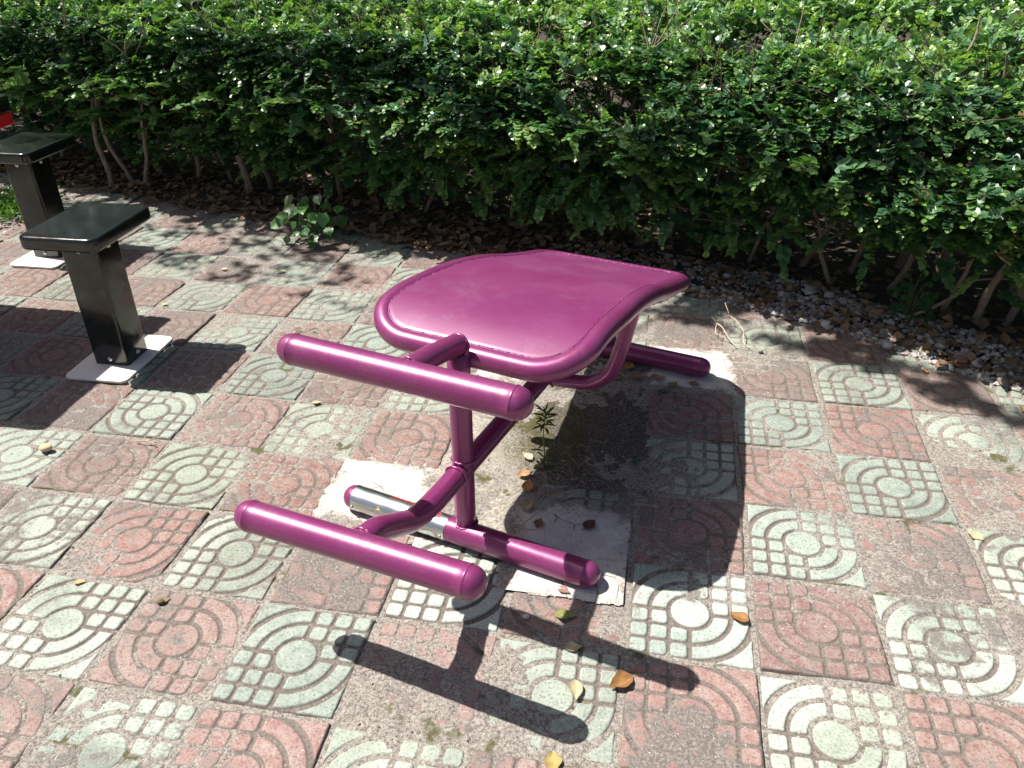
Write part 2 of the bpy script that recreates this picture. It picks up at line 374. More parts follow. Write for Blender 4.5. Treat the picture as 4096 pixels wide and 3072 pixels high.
def build_pavers():
    Vs = []; Fs = []; At = {k: [] for k in ("relief", "wear", "moss", "bloom")}; Tn = []; base = 0
    rg = np.random.default_rng(21)
    for j in range(-8, 12):
        for i in range(-18, 9):
            cx, cy = (i + .5) * T, -(j + .5) * T
            rnd = rg.random(16)
            if (i, j) in MISSING or cy > float(yb(cx)) + .16: continue
            d = math.hypot(cx - CAM.x, cy - CAM.y); vis = in_frame(cx, cy)
            n = 122 if (d < 2.0 and vis) else 76 if (d < 2.8 and vis) else 48 if vis else 20
            green = (i + j) % 2 != 0
            s = np.linspace(-1, 1, n); A, B = np.meshgrid(s, s)
            half = T / 2 - .0028 - .0035 * rnd[0]
            # broken corners: pull outline in with noise
            ed = np.maximum(np.abs(A), np.abs(B))
            wob = (fbm((A + i * 3) * 3.3, (B + j * 3) * 3.3, 2, 3) - .5) * .035 * sstep(.8, 1, ed)
            sgn = 1 if green else -1
            if rnd[1] < .06: sgn = -sgn
            pat = relief_pattern(A * sgn, B)
            gx = cx + A * half; gy = cy + B * half
            wn = fbm(gx * 7 + 13, gy * 7, 4, 3)
            wear0 = (.05 + .42 * rnd[2] ** 2) if green else (.17 + .38 * rnd[2])
            if not vis: wear0 = min(wear0, .6)
            wear = np.clip(wear0 + (wn - .5) * 1.3, 0, 1)
            keep_rel = 1 - .80 * sstep(.30, .82, wear)
            depth = .0052 if green else .0040
            z = -depth + depth * pat * keep_rel + depth * (1 - keep_rel) * .55
            z = z + .0016 * (fbm(gx * 60, gy * 60, 6, 3) - .5) * (.3 + wear) - .004 * sstep(.955, 1, ed) ** 2
            tx, ty = (rnd[3] - .5) * .012, (rnd[4] - .5) * .012; z = z + A * tx * .5 + B * ty * .5 + (rnd[5] - .5) * .006
            # thick edge so the gap reads
            edge = ed > .999; z = np.where(edge, z - .016, z)
            yaw = (rnd[6] - .5) * .032; ox, oy = (rnd[7] - .5) * .006, (rnd[8] - .5) * .006
            lx = A * half * (1 + wob); ly = B * half * (1 + wob)
            # chipped corner
            if rnd[9] < .35:
                q = (1 if rnd[10] < .5 else -1, 1 if rnd[11] < .5 else -1)
                cd_ = (1 - A * q[0]) + (1 - B * q[1]) + .35 * (fbm(A * 6 + i, B * 6 + j, 8, 3) - .5); cut = sstep(.30 + .3 * rnd[12], .12, cd_); z = z - cut * .010
                wear = np.clip(wear + cut, 0, 1)
            X = cx + ox + lx * math.cos(yaw) - ly * math.sin(yaw); Y = cy + oy + lx * math.sin(yaw) + ly * math.cos(yaw)
            idx = np.arange(n * n).reshape(n, n) + base
            Fs.append(np.c_[idx[:-1, :-1].ravel(), idx[:-1, 1:].ravel(), idx[1:, 1:].ravel(), idx[1:, :-1].ravel()])
            Vs.append(np.c_[X.ravel(), Y.ravel(), z.ravel()]); base += n * n
            At["relief"].append((pat * keep_rel + (1 - keep_rel) * .9).ravel()); At["wear"].append(wear.ravel())
            mossm = sstep(.9, 1.0, ed) * sstep(.60, .72, fbm(gx * 5, gy * 5, 11, 3)) * .9
            At["moss"].append(mossm.ravel())
            bl = (.25 + .75 * rnd[13]) * sstep(.3, .62, fbm(gx * 4.5 + 5, gy * 4.5, 15, 3)) if green else 0.15 * np.ones_like(A) * rnd[13]
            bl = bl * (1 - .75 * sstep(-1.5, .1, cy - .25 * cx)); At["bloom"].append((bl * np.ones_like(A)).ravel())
            if green: c = np.array([.245, .288, .244]) * (.75 + .40 * rnd[14])
            else: c = np.array([.225, .104, .095]) * (.80 + .35 * rnd[14])
            c = c * np.array([1 + (rnd[15] - .5) * .1, 1, 1 - (rnd[15] - .5) * .1])
            far_tone = sstep(-1.5, .2, cy - .25 * cx) ; c = c * (1 - .30 * far_tone) * np.array([1, 1, 1 - .06 * far_tone])  # tile tint gets darker and slightly yellower towards the hedge and the left
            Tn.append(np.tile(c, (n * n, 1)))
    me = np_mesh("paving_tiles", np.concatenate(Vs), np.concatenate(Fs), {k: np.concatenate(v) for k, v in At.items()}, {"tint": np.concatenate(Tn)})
    return tag(link("paving_tiles", me, M_TILE), kind="structure")
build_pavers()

# cement round the feet of the exercise bench --------------------------
def pad_mask(X, Y):
    U = X / T + .14 * (fbm(X * 30, Y * 30, 31, 5) - .5); W = -Y / T + .14 * (fbm(X * 30 + 9, Y * 30, 32, 5) - .5)
    m = np.zeros(X.shape, bool)
    for (i, j) in MISSING: m |= (U > i - .09) & (U < i + 1.09) & (W > j - .09) & (W < j + 1.09)
    U2 = X / T + .02 * (fbm(X * 30, Y * 30, 33, 3) - .5); W2 = -Y / T + .03 * (fbm(X * 30 + 9, Y * 30, 34, 3) - .5); m |= (U2 > -2.14) & (U2 < -1.04) & (W2 > 3.2) & (W2 < 4.54)          # spills over the next paver
    m |= (U > -2.0) & (U < -1.0) & (W > 2.95) & (W < 3.3) & (U + .5 * W < .1)
    return m
def pad_white(X, Y):
    U = X / T; W = -Y / T; n = (fbm(X * 24, Y * 24, 41, 5) - .5) * 1.8
    def blob(cx, cy, rx, ry): return 1 - np.maximum(np.abs(U - cx) / rx, np.abs(W - cy) / ry)
    k = np.maximum.reduce([blob(-3.55, 3.42, .52, .50), blob(-1.55, 4.02, .60, .62), blob(-.48, .45, .56, .54), blob(-2.85, .60, .36, .5), blob(-1.5, 3.75, .42, .45) * .8])
    return np.clip(.42 + 1.9 * (k - .04) + n * .55, 0, 1)
def pad_moss(X, Y):
    U = X / T; W = -Y / T
    a = 1 - np.hypot((U + 2.0) / .75, (W - 2.1) / 1.2); return np.clip(.22 + .75 * a * fbm(X * 12, Y * 12, 44, 3) * 1.9, 0, .95) * sstep(.85, .3, pad_white(X, Y))
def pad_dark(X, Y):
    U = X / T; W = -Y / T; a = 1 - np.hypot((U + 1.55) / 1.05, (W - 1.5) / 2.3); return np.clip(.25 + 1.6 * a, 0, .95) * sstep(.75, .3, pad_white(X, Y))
o = height_sheet("cement_pad", -4.2 * T, .15 * T, -4.7 * T, .15 * T, .0035,
                 lambda X, Y: -.0045 + .0045 * sstep(.3, .8, pad_white(X, Y)) + .006 * (fbm(X * 45, Y * 45, 51, 4) - .45) * (1 - .75 * pad_white(X, Y)) + .0048 * sstep(-3.98 * T, -4.06 * T, Y) - .0028 * sstep(-4.44 * T, -4.54 * T, Y),
                 M_CON, pad_mask, {"dark": pad_dark, "white": pad_white, "moss": pad_moss})
tag(o, kind="structure")

# soil bed under the hedge --------------------------------------------
def bed_edge(X): return yb(X) + .05 * (fbm(X * 6, X * 0 + 3, 61, 3) - .5) + .03 * (fbm(X * 25, X * 0 + 1, 62, 2) - .5)
o = height_sheet("soil_bed", -6.5, 3.5, -1.6, 5.2, .02,
                 lambda X, Y: -.02 + .045 * sstep(-.02, .25, Y - bed_edge(X)) + .02 * fbm(X * 9, Y * 9, 63, 4) * sstep(0, .2, Y - bed_edge(X)), M_SOIL,
                 lambda X, Y: Y > yb(X) - .12)
tag(o, kind="structure")
def bed_z(x, y):
    x = np.asarray(x, float); y = np.asarray(y, float); q = y - bed_edge(x)
    return np.maximum(-.02 + .045 * sstep(-.02, .25, q) + .02 * fbm(x * 9, y * 9, 63, 4) * sstep(0, .2, q), -.002)

# ------------------------------------------------------------------ exercise bench
BENCH = thing("exercise_bench", "glossy purple tubular steel sit-up bench with curved seat on the patterned paving", "exercise bench",
              (-0.75365, -1.20662, 0), math.atan2(-.26920285, .9630835))
def bar_profile(L, r, lead=.034):
    P = []
    for k in range(7):
        a = math.radians(6 + 84 * k / 6); P.append((r * .985 * math.sin(a), -L + lead * (1 - math.cos(a))))
    P += [(r * .99, -L + lead + .001), (r * 1.035, -L + lead + .003), (r * 1.035, -L + lead + .0055), (r, -L + lead + .0075)]
    n = 24
    P += [(r, -L + lead + .008 + (2 * L - 2 * lead - .016) * k / n) for k in range(1, n)]
    return P + [(a, -b) for a, b in P[:11]][::-1]
def bar(name, c, L, r, yaw=0, roll=0):
    mb = MB(); M = Matrix.Translation(c) @ Matrix.Rotation(yaw, 4, 'Z') @ Matrix.Rotation(-roll, 4, 'Y')
    lathe(mb, bar_profile(L, r), M, 40); return mb.obj(name, M_PUR, BENCH)
front_foot = bar("foot_bar", (0, 0, .036), .389, .036)
rear_foot = bar("foot_bar", (-.008, 1.154, .036), .389, .036)
tag(bar("leg_roller", (-.004, -.231, .656), .306, .0355, .023, .001), "upper padless purple roller bar in front of the seat")
tag(bar("leg_roller", (-.005, -.443, .352), .305, .0355, .037, .028), "lower purple roller bar nearest the camera")
def weld(mb, c, axis, r, t=.004, n=40):
    axis = Vector(axis).normalized(); a = Vector((0, 0, 1)) if abs(axis.z) < .8 else Vector((1, 0, 0)); x = axis.cross(a).normalized(); y = axis.cross(x)
    P = [Vector(c) + (x * math.cos(2 * math.pi * k / n) + y * math.sin(2 * math.pi * k / n)) * (r + random.uniform(-.0006, .0006)) + axis * random.uniform(-.0015, .0015) for k in range(n)]
    tube(mb, P, [t * random.uniform(.7, 1.2) for _ in range(n)], 8, closed=True)
mb = MB(); tube(mb, [(0, .012, z) for z in np.linspace(.05, .588, 12)], .028, 32)
weld(mb, (0, .012, .066), (0, 0, 1), .0295, .0045); weld(mb, (0, .012, .275), (0, .2, 1), .029, .0035)
mb.obj("front_post", M_PUR, BENCH)
mb = MB(); P = smooth_path([(-.003, -.215, .652), (-.002, -.12, .638), (-.001, -.03, .620), (0, .018, .607)], 5); tube(mb, P, .0265, 32)
weld(mb, (-.001, -.197, .650), (0, 1, -.15), .028, .004); weld(mb, (0, .012, .606), (0, 1, -.25), .0275, .0045)
mb.obj("roller_arm", M_PUR, BENCH)
mb = MB(); P = smooth_path([(-.005, -.425, .345), (-.004, -.37, .338), (-.002, -.30, .300), (-.001, -.235, .264), (0, -.16, .249), (0, -.02, .246), (0, .3, .249), (0, .6, .25), (0, .93, .248), (0, 1.06, .225), (-.004, 1.13, .15), (-.008, 1.154, .05)], 8)
tube(mb, P, .0285, 32); weld(mb, (0, -.028, .247), (0, 1, 0), .030, .0035); weld(mb, (-.005, -.41, .343), (0, 1, -.1), .030, .004)
mb.obj("spine_tube", M_PUR, BENCH)
# seat profile -------------------------------------------------------
PV = [(.045, .566), (.085, .583), (.13, .5965), (.18, .602), (.24, .6000), (.32, .5905), (.42, .577), (.5, .562), (.6, .537), (.7, .506), (.8, .471), (.93, .430), (1.03, .401), (1.12, .373)]
pth = smooth_path([(0, a, b) for a, b in PV], 8)
PL = [0.]
for a, b in zip(pth[:-1], pth[1:]): PL.append(PL[-1] + (b - a).length)
PL = np.array(PL); PY = np.array([p.y for p in pth]); PZ = np.array([p.z for p in pth]); LEN = PL[-1]
def seat_pt(u, s, off=0.):
    s = np.asarray(s, float); y = np.interp(s, PL, PY); z = np.interp(s, PL, PZ)
    y1 = np.interp(np.clip(s + .01, 0, LEN), PL, PY); y0 = np.interp(np.clip(s - .01, 0, LEN), PL, PY)
    z1 = np.interp(np.clip(s + .01, 0, LEN), PL, PZ); z0 = np.interp(np.clip(s - .01, 0, LEN), PL, PZ)
    l = np.hypot(y1 - y0, z1 - z0); ny = -(z1 - z0) / l; nz = (y1 - y0) / l
    return u * float(np.interp(y, [.35, 1.05], [1., .93])), y + ny * off, z + nz * off
HW = .281
def rr_path(wx, wy, rc, step=.012, seg=14, far=None):
    P = rrect(wx, wy, rc, seg, far); out = []
    for a, b in zip(P, P[1:] + P[:1]):
        d = math.hypot(b[0] - a[0], b[1] - a[1]); n = max(1, int(d / step))
        for k in range(n): out.append((a[0] + (b[0] - a[0]) * k / n, a[1] + (b[1] - a[1]) * k / n))
    return out
loop = rr_path(2 * HW, LEN, .118, far=.075)
mb = MB(); tube(mb, [seat_pt(x, y + LEN / 2) for x, y in loop], .0280, 32, closed=True)
mb.obj("seat_frame", M_PUR, BENCH)
# panel: concentric rings from centre line
mb = MB(); offs = .0232; V = []; n = len(loop := rr_path(2 * (HW - .0157), LEN - .0314, .1023, far=.06)); rings = 24
V += [seat_pt(x * (HW - .006) / (HW - .0157), y * (LEN - .012) / (LEN - .0314) + LEN / 2, .0145) for x, y in loop]
for k in range(rings, 0, -1):
    f = (k / rings) ** .6
    for x, y in loop: V.append(seat_pt(x * f, y * f + LEN / 2, offs))
V.append(seat_pt(0, LEN / 2, offs)); F = []
for k in range(rings):
    for q in range(n): F.append([k * n + q, k * n + (q + 1) % n, (k + 1) * n + (q + 1) % n, (k + 1) * n + q])
for q in range(n): F.append([rings * n + q, rings * n + (q + 1) % n, (rings + 1) * n])
mb.add(V, F, True); Vb = [seat_pt(p[0], np.interp(p[1], PY, PL), -.004) for p in V]; mb.add(Vb, [f[::-1] for f in F], True)
mb.obj("seat_panel", M_PAN, BENCH)
# stitched weld seam round the panel
lp = rr_path(2 * (HW - .0185), LEN - .037, .0995, .006, far=.057); mb = MB(); q = 0; rs = random.Random(3)
while q < len(lp):
    m = rs.randint(2, 7); seg = lp[q:q + m + 1]
    if len(seg) > 2: tube(mb, [seat_pt(x, y + LEN / 2, .0233 + rs.uniform(-.0003, .0004)) for x, y in seg], [rs.uniform(.0007, .0014) for _ in seg], 6)
    q += m + rs.randint(0, 2)
mb.obj("weld_seam", M_PUR, BENCH)
for sx in (1, -1):
    mb = MB(); P = smooth_path([(sx * .02, .515, .252), (sx * .10, .512, .262), (sx * .165, .51, .279), (sx * .215, .508, .325), (sx * .240, .506, .40), (sx * .258, .504, .48), (sx * .272, .502, .55)], 8)
    tube(mb, P, .0215, 26); weld(mb, (sx * .034, .515, .254), (1, 0, sx * .12), .023, .0035); mb.obj("cradle_arm", M_PUR, BENCH)
# steel plate wrapped round the front foot, left half
mb = MB(); V = []; xs = np.linspace(-.352, -.045, 30); na = 26
for x in xs:
    for k in range(na):
        a = math.radians(-28 + 236 * k / (na - 1)); rr = .0371 + .00025 * math.sin(x * 90 + k); V.append((x, -rr * math.cos(a), .036 + rr * math.sin(a)))
F = [[i * na + k, (i + 1) * na + k, (i + 1) * na + k + 1, i * na + k + 1] for i in range(29) for k in range(na - 1)]
mb.add(V, F, True); plate = mb.obj("steel_plate", M_STEEL, front_foot)
def on_foot(x, deg, r=.0376): a = math.radians(deg); return (x, -r * math.cos(a), .036 + r * math.sin(a))
def patch(mb, x0, x1, d0, d1, r=.03745):
    n = 4; V = [on_foot(x, d0 + (d1 - d0) * k / n, r) for x in (x0, x1) for k in range(n + 1)]
    mb.add(V, [[k, n + 1 + k, n + 2 + k, k + 1] for k in range(n)], True)
for x in (-.343, -.215, -.056):
    mb = MB(); c = Vector(on_foot(x, -6, .0372)); d = Vector((0, -1, -.1)).normalized(); tube(mb, [c, c + d * .0025, c + d * .0032], [.005, .0045, .002], 12); mb.obj("rivet", M_BOLT, plate)
rs = random.Random(5); mb = MB()
for k in range(9):   # faded red characters printed on the plate (illegible in the photo)
    x = -.235 + k * .0085
    patch(mb, x, x + .0018, 96, 114); patch(mb, x + .001, x + .006, 112, 115)
    if k % 2: patch(mb, x, x + .006, 103, 106)
mb.obj("red_print", M_REDM, front_foot); mb = MB()
for k in range(4):
    x = -.205 + k * .013; patch(mb, x, x + .0022, 16, 32)
    if k % 2 == 0: patch(mb, x, x + .007, 22, 25); patch(mb, x + .005, x + .007, 18, 30)
mb.obj("red_print", M_REDM, front_foot); mb = MB()
mb.add([on_foot(-.085 + .017 * math.cos(t), 88 + 20 * math.sin(t), .0375) for t in np.linspace(0, 2 * math.pi, 20, endpoint=False)], [list(range(20))], False)
mb.obj("red_print", M_REDM, front_foot)
mb = MB(); mb.add([on_foot(-.262, 22, .0375), on_foot(-.246, 24, .0375), on_foot(-.256, 38, .0375)], [[0, 1, 2]], False); mb.obj("yellow_print", M_YELM, front_foot)
mb = MB()
for k in range(22):
    x = -.325 + k * .0125 + rs.uniform(0, .004)
    if -.1 > x: d = rs.choice([4, 9, 13]); patch(mb, x, x + rs.uniform(.003, .008), d, d + 1.3)
for k in range(14): x = -.155 + k * .007; patch(mb, x, x + .0045, 36, 38)
mb.obj("grey_print", M_GREYM, front_foot)

# ------------------------------------------------------------------ stools and table
def make_stool(loc, rz, label):
    t = thing("square_stool", label, "stool", loc, rz, "black stools round the table")
    mb = MB(); rbox(mb, .248, .355, .0, .011, .028, .003, -.006); mb.obj("base_plate", M_PLATE, t)
    mb = MB(); rbox(mb, .138, .138, .008, .495, .012, .002); mb.obj("post", M_BLK, t)
    mb = MB(); rbox(mb, .29, .37, .487, .537, .035, .012, -.018, .04, 8, 6); mb.obj("seat", M_BLK, t)
    for (x, y, dx, dy) in ((0, -.069, 0, -1), (.069, .0, 1, 0)):
        for z in (.035, .462):
            mb = MB(); c = Vector((x, y, z)); d = Vector((dx, dy, 0)); tube(mb, [c - d * .002, c + d * .002, c + d * .006, c + d * .0085], [.010, .0098, .007, .002], 14); mb.obj("bolt", M_BOLT, t)
    return t
def copy_tree(o, parent=None):
    c = o.copy(); COL.objects.link(c)
    if parent: c.parent = parent
    for ch in [q for q in bpy.data.objects if q.parent == o and q is not c]: copy_tree(ch, c)
    return c
stool = make_stool((-2.276, -.430, .001), math.radians(1.5), "glossy black square stool whose whole post and seat are visible, nearest the purple bench")
kids = [q for q in bpy.data.objects if q.parent == stool]
s2 = stool.copy(); COL.objects.link(s2); s2.location = (-3.215, .47, .001); s2.rotation_euler = (0, 0, math.radians(1))
for ch in kids:
    c = ch.copy(); COL.objects.link(c); c.parent = s2
s2["label"] = "farther black square stool cut by the left edge, close to the hedge"
tb = thing("game_table", "black table with a red lower rim, its corner poking in at the left edge", "table", (-3.19, -.43, 0), math.radians(1))
mb = MB(); rbox(mb, .84, .84, .812, .872, .03, .008); mb.obj("table_top", M_BLK, tb)
mb = MB(); rbox(mb, .832, .832, .765, .811, .03, .004); mb.obj("rim", M_REDP, tb)
mb = MB(); rbox(mb, .20, .20, .012, .766, .012, .002); mb.obj("post", M_BLK, tb)
mb = MB(); rbox(mb, .36, .36, .001, .0125, .03, .003); mb.obj("base_plate", M_PLATE, tb)

# ------------------------------------------------------------------ hedge
LS = np.array([[0, 0, 0], [.26, .40, .06], [.70, .44, .03], [1, 0, -.10], [.70, -.44, .03], [.26, -.40, .06]])
def leaves_mesh(P, D, Nn, L, W, C, name, m, parent=None, shape=LS):
    """P base (n,3), D direction, Nn normal, L length, W width factor, C colour (n,3)"""
    D = D / np.linalg.norm(D, axis=1, keepdims=True); S = np.cross(D, Nn); S /= np.linalg.norm(S, axis=1, keepdims=True) + 1e-9; N2 = np.cross(S, D)
    n = len(P); k = len(shape)
    V = P[:, None, :] + L[:, None, None] * (D[:, None, :] * shape[None, :, 0:1] + S[:, None, :] * shape[None, :, 1:2] * W[:, None, None] + N2[:, None, :] * shape[None, :, 2:3])
    b = (np.arange(n) * k)[:, None]
    F = np.concatenate([b + np.array([[0, 1, 2, 3]]), b + np.array([[0, 3, 4, 5]])])
    me = np_mesh(name, V.reshape(-1, 3), F, None, {"tint": np.repeat(C, k, 0)}, smooth=False)
    return link(name, me, m, parent)

def front_d(z):   # distance of the leafy front face behind the bed edge
    return np.interp(z, [0, .12, .22, .35, .5, .60, .68, .78, .9, 1.0], [.55, .46, .36, .24, .12, .0, -.07, .01, .22, .5])
def hs(x): return np.interp(x, [-3.2, -1.2, .8], [1.08, 1.0, .93])
hedge = thing("hedge", "dense clipped green hedge of small leaves running across the whole background", "hedge", (-.8, 1.6, 0))
hedge_off = np.array([-.8, 1.6, 0.])
rg = np.random.default_rng(11)
def make_sprays(n, kind):
    x = rg.uniform(-5.6, 2.7, n)
    if kind == "front":
        z = .13 + .80 * rg.random(n) ** .85; d = front_d(z / hs(x)) + np.abs(rg.normal(0, .10, n)) - .02
        d += .22 * (fbm(x * 2.6, z * 4.5, 71, 3) - .5) * 2
    elif kind == "top":
        d = .08 + 3.3 * rg.random(n) ** 1.5; zt = np.interp(d, [.05, .12, .3, .62, 1.5, 3.4], [.66, .74, .87, .98, 1.12, 1.3]) * hs(x) + .14 * (fbm(x * 4.5, d * 4.5, 72, 3) - .5) * 2
        z = zt - np.abs(rg.normal(0, .075, n))
    else:
        d = rg.uniform(.12, 2.3, n); z = .10 + .85 * rg.random(n) ** .7; z = np.minimum(z, np.interp(d, [.1, .3, .6], [.6, .8, .95])); z = np.where((x > .1) & (z < .42) & (d < 1.2), z + .34, z)
    y = yb(x) + d
    c = fbm(x * 3.1, z * 5.2 + d * 2.1, 73, 3)
    if kind == "front":
        low = sstep(.42, .16, z)
        keep = c > (.37 + .17 * low + .05 * rg.random(n)) + .04 * sstep(.62, .5, z)
        keep &= (z > np.where(x > .1, .41, .24) + .12 * (fbm(x * 5, x * 0, 78, 2) - .5)) | (rg.random(n) < np.where(x > -.1, .16, .5))
        keep &= ~((z < .28) & (fbm(x * 1.7, x * 0, 75, 2) > .50) & (rg.random(n) < .85))
    else: keep = c > (.33 if kind == 'top' else .2) + .10 * rg.random(n)
    x, y, z, d = x[keep], y[keep], z[keep], d[keep]; n = len(x)
    th = rg.normal(0, .75, n)
    if kind == "front":
        dx, dy = np.sin(th) + .3 * 0, -np.cos(th); dz = rg.normal(.10, .32, n) - .25 * sstep(.35, .15, z)
    else:
        a = rg.uniform(0, 2 * math.pi, n); dx, dy = np.cos(a) * .8, np.sin(a) * .8 - .25; dz = rg.normal(.55, .45, n)
    return np.c_[x, y, z], np.c_[dx, dy, dz], d
def spray_leaves(P, D, npair, L0, young_lit):
    """grow npair opposite pairs along each twig; returns leaf arrays and twig ends"""
    n = len(P); D = D / np.linalg.norm(D, axis=1, keepdims=True)
    up = np.tile([0, 0, 1.], (n, 1)) + rg.normal(0, .30, (n, 3)); S = np.cross(D, up); S /= np.linalg.norm(S, axis=1, keepdims=True)
    U = np.cross(S, D)
    out = []; stepl = L0 * .42
    pos = P.copy(); dd = D.copy()
    hue = rg.random(n)
    for k in range(npair):
        f = k / max(npair - 1, 1)
        sz = L0 * (1.0 - .38 * f) * rg.uniform(.8, 1.15, n)
        for sgn in (1, -1):
            ld = dd * (.45 + .35 * f) + S * sgn * (1.0 - .35 * f) + U * rg.normal(.12, .16, n)[:, None] + rg.normal(0, .15, (n, 3))
            nn = U + rg.normal(0, .28, (n, 3))
            g = np.c_[.046 + .020 * hue + .060 * f * young_lit, .125 + .030 * hue + .085 * f * young_lit, .046 + .014 * hue + .006 * f]
            yo = (hue > .55)[:, None] * .8 * (young_lit > .1); g = g * (1 + yo * np.array([.8, .42, .25])); g = g * (np.array([2.05, 1.75, 2.6]) if young_lit > .9 else np.array([1.5, 1.4, 1.75]) if young_lit > .6 else np.array([.68, .78, 1.0]) if young_lit > .1 else .8) * rg.uniform(.72, 1.25, n)[:, None]  # sun and shade painted in: top and shoots brighter, front and inside darker
            dead = rg.random(n) < .012; g[dead] = np.array([.20, .13, .06])
            out.append((pos.copy(), ld, nn, sz, np.full(n, 1.2) * rg.uniform(.85, 1.2, n), g))
        dd = dd + np.c_[np.zeros(n), np.zeros(n), np.full(n, -.045)] + rg.normal(0, .06, (n, 3)); dd /= np.linalg.norm(dd, axis=1, keepdims=True)
        pos = pos + dd * stepl[:, None]
    # terminal leaf
    out.append((pos.copy(), dd + rg.normal(0, .15, (n, 3)), U, L0 * .62, np.full(n, .9), np.c_[.14 + .05 * hue, .27 + .05 * hue, .055 + 0 * hue]))
    return out, pos
acc = []; twigs = []
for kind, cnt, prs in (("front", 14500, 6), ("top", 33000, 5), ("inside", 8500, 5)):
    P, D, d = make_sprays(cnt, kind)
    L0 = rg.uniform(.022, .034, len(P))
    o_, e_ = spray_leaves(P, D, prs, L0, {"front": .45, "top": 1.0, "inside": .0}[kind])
    acc += o_; twigs.append((P - D * .03, e_))
# long loose shoots that stick out of the face
n = 430; x = rg.uniform(-4.4, 1.9, n); z = rg.uniform(np.where(x > 0, .3, .16), .70, n); P = np.c_[x, yb(x) + front_d(z) - .03, z]
D = np.c_[rg.normal(0, .8, n), -np.abs(rg.normal(.9, .25, n)), rg.normal(.12, .25, n)]
o_, e_ = spray_leaves(P, D, 9, rg.uniform(.034, .044, n), .7); acc += o_; twigs.append((P, e_))
n = 110; x = np.r_[rg.uniform(-1.0, .25, 75), rg.uniform(-2.1, -1.0, 30), rg.uniform(.40, 1.5, 5)]; z = rg.uniform(.20, .44, n); P = np.c_[x, yb(x) + rg.uniform(.10, .34, n), z]
D = np.c_[rg.normal(.25, .6, n), -np.abs(rg.normal(.8, .3, n)), rg.normal(-.22, .22, n)]
o_, e_ = spray_leaves(P, D, 8, rg.uniform(.030, .040, n), .7); acc += o_; twigs.append((P, e_))
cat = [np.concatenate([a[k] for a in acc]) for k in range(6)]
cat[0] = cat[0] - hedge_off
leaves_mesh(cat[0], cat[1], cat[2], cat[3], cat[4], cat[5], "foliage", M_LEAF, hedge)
# twigs as thin triangular prisms
A = np.concatenate([t[0] for t in twigs]); B = np.concatenate([t[1] for t in twigs])
sel = rg.random(len(A)) < .45; A, B = A[sel], B[sel]
nx = 1700; bx = rg.uniform(-5.4, 2.6, nx); by = yb(bx) + rg.uniform(.12, .9, nx); bz = rg.uniform(.28, .85, nx)
A = np.r_[A, np.c_[bx, by, bz]]; B = np.r_[B, np.c_[bx + rg.normal(0, .14, nx), by + rg.normal(-.05, .10, nx), bz + rg.uniform(.05, .3, nx)]]
rad = np.r_[np.full(sel.sum(), .0010), rg.uniform(.0012, .0042, nx)]
Dv = B - A; Dv /= np.linalg.norm(Dv, axis=1, keepdims=True) + 1e-9; X1 = np.cross(Dv, [0.3, .2, .9]); X1 /= np.linalg.norm(X1, axis=1, keepdims=True) + 1e-9; X2 = np.cross(Dv, X1)
V = []
for end, s_ in ((A, 1.), (B, .6)):
    for k in range(3):
        a = 2 * math.pi * k / 3; V.append(end + (X1 * math.cos(a) + X2 * math.sin(a)) * (rad * s_)[:, None])
V = np.stack(V, 1).reshape(-1, 3) - hedge_off; b = (np.arange(len(A)) * 6)[:, None]
F = np.concatenate([b + np.array([[k, (k + 1) % 3, 3 + (k + 1) % 3, 3 + k]]) for k in range(3)])
link("twigs", np_mesh("twigs", V, F), mat_simple("dark_twig_bark", (.13, .085, .055), .85, 0, .3, 40), hedge)
# trunks
def trunk(x, y, r=.014, h=.55, lean=(0, 0), forks=2, seed=0):
    rs = random.Random(seed); mb = MB(); z0 = float(bed_z(x, y)) - .02
    def branch(p, d, r0, length, lvl):
        P = [p]; q = Vector(p); d = Vector(d).normalized(); n = 7
        for k in range(n):
            d = (d + Vector((rs.gauss(0, .13), rs.gauss(0, .13), rs.gauss(.04, .05)))).normalized(); q = q + d * length / n; P.append(tuple(q))
        sp = smooth_path(P, 3); tube(mb, sp, [r0 * (1 - .45 * k / (len(sp) - 1)) * (1 + .08 * math.sin(k * 1.7)) for k in range(len(sp))], 9 if lvl == 0 else 6)
        if lvl < forks:
            for _ in range(rs.randint(2, 3)):
                k = rs.randint(3, 7); branch(P[k], (d.x + rs.gauss(0, .6), d.y + rs.gauss(0, .6), d.z * .8 + .3), r0 * .55, length * .6, lvl + 1)
    branch((x, y, z0), (lean[0], lean[1], 1), r, h, 0)
    o = mb.obj("trunk", M_BARK, hedge)
    o.data.transform(Matrix.Translation(-Vector(hedge_off))); return o
TR = [(-3.58, 1.49, .017, -.1, 0), (-3.46, 1.53, .014, -.25, 0), (-3.36, 1.50, .014, .05, 0), (-3.08, 1.62, .015, .1, 0), (-2.64, 1.42, .022, -.28, 0), (-2.55, 1.50, .015, -.1, 0),
      (-2.1, 1.45, .015, .1, 0), (-1.74, 1.40, .014, -.2, 0), (-1.3, 1.35, .013, .2, 0), (-.83, 1.36, .018, .1, 0), (-.44, 1.13, .012, -.1, 0), (-.02, 1.13, .013, .15, 0),
      (.284, .864, .014, -.22, 0), (.361, .85, .017, .16, .05), (.563, .80, .014, .25, 0), (.80, .90, .024, 0, 0), (.95, .84, .023, -.06, 0), (1.2, .66, .02, .1, 0),
      (.975, .37, .017, .05, 0), (1.35, .25, .015, .2, 0), (1.7, .1, .016, 0, 0), (-4.2, 1.9, .016, 0, 0), (-4.8, 2.1, .016, 0, 0),
      (-.6, 1.6, .015, 0, 0), (.1, 1.4, .015, .2, 0), (-2.3, 1.9, .016, 0, 0), (-1.5, 1.8, .016, .1, 0), (.6, 1.3, .016, 0, 0), (1.1, 1.1, .016, 0, 0)]
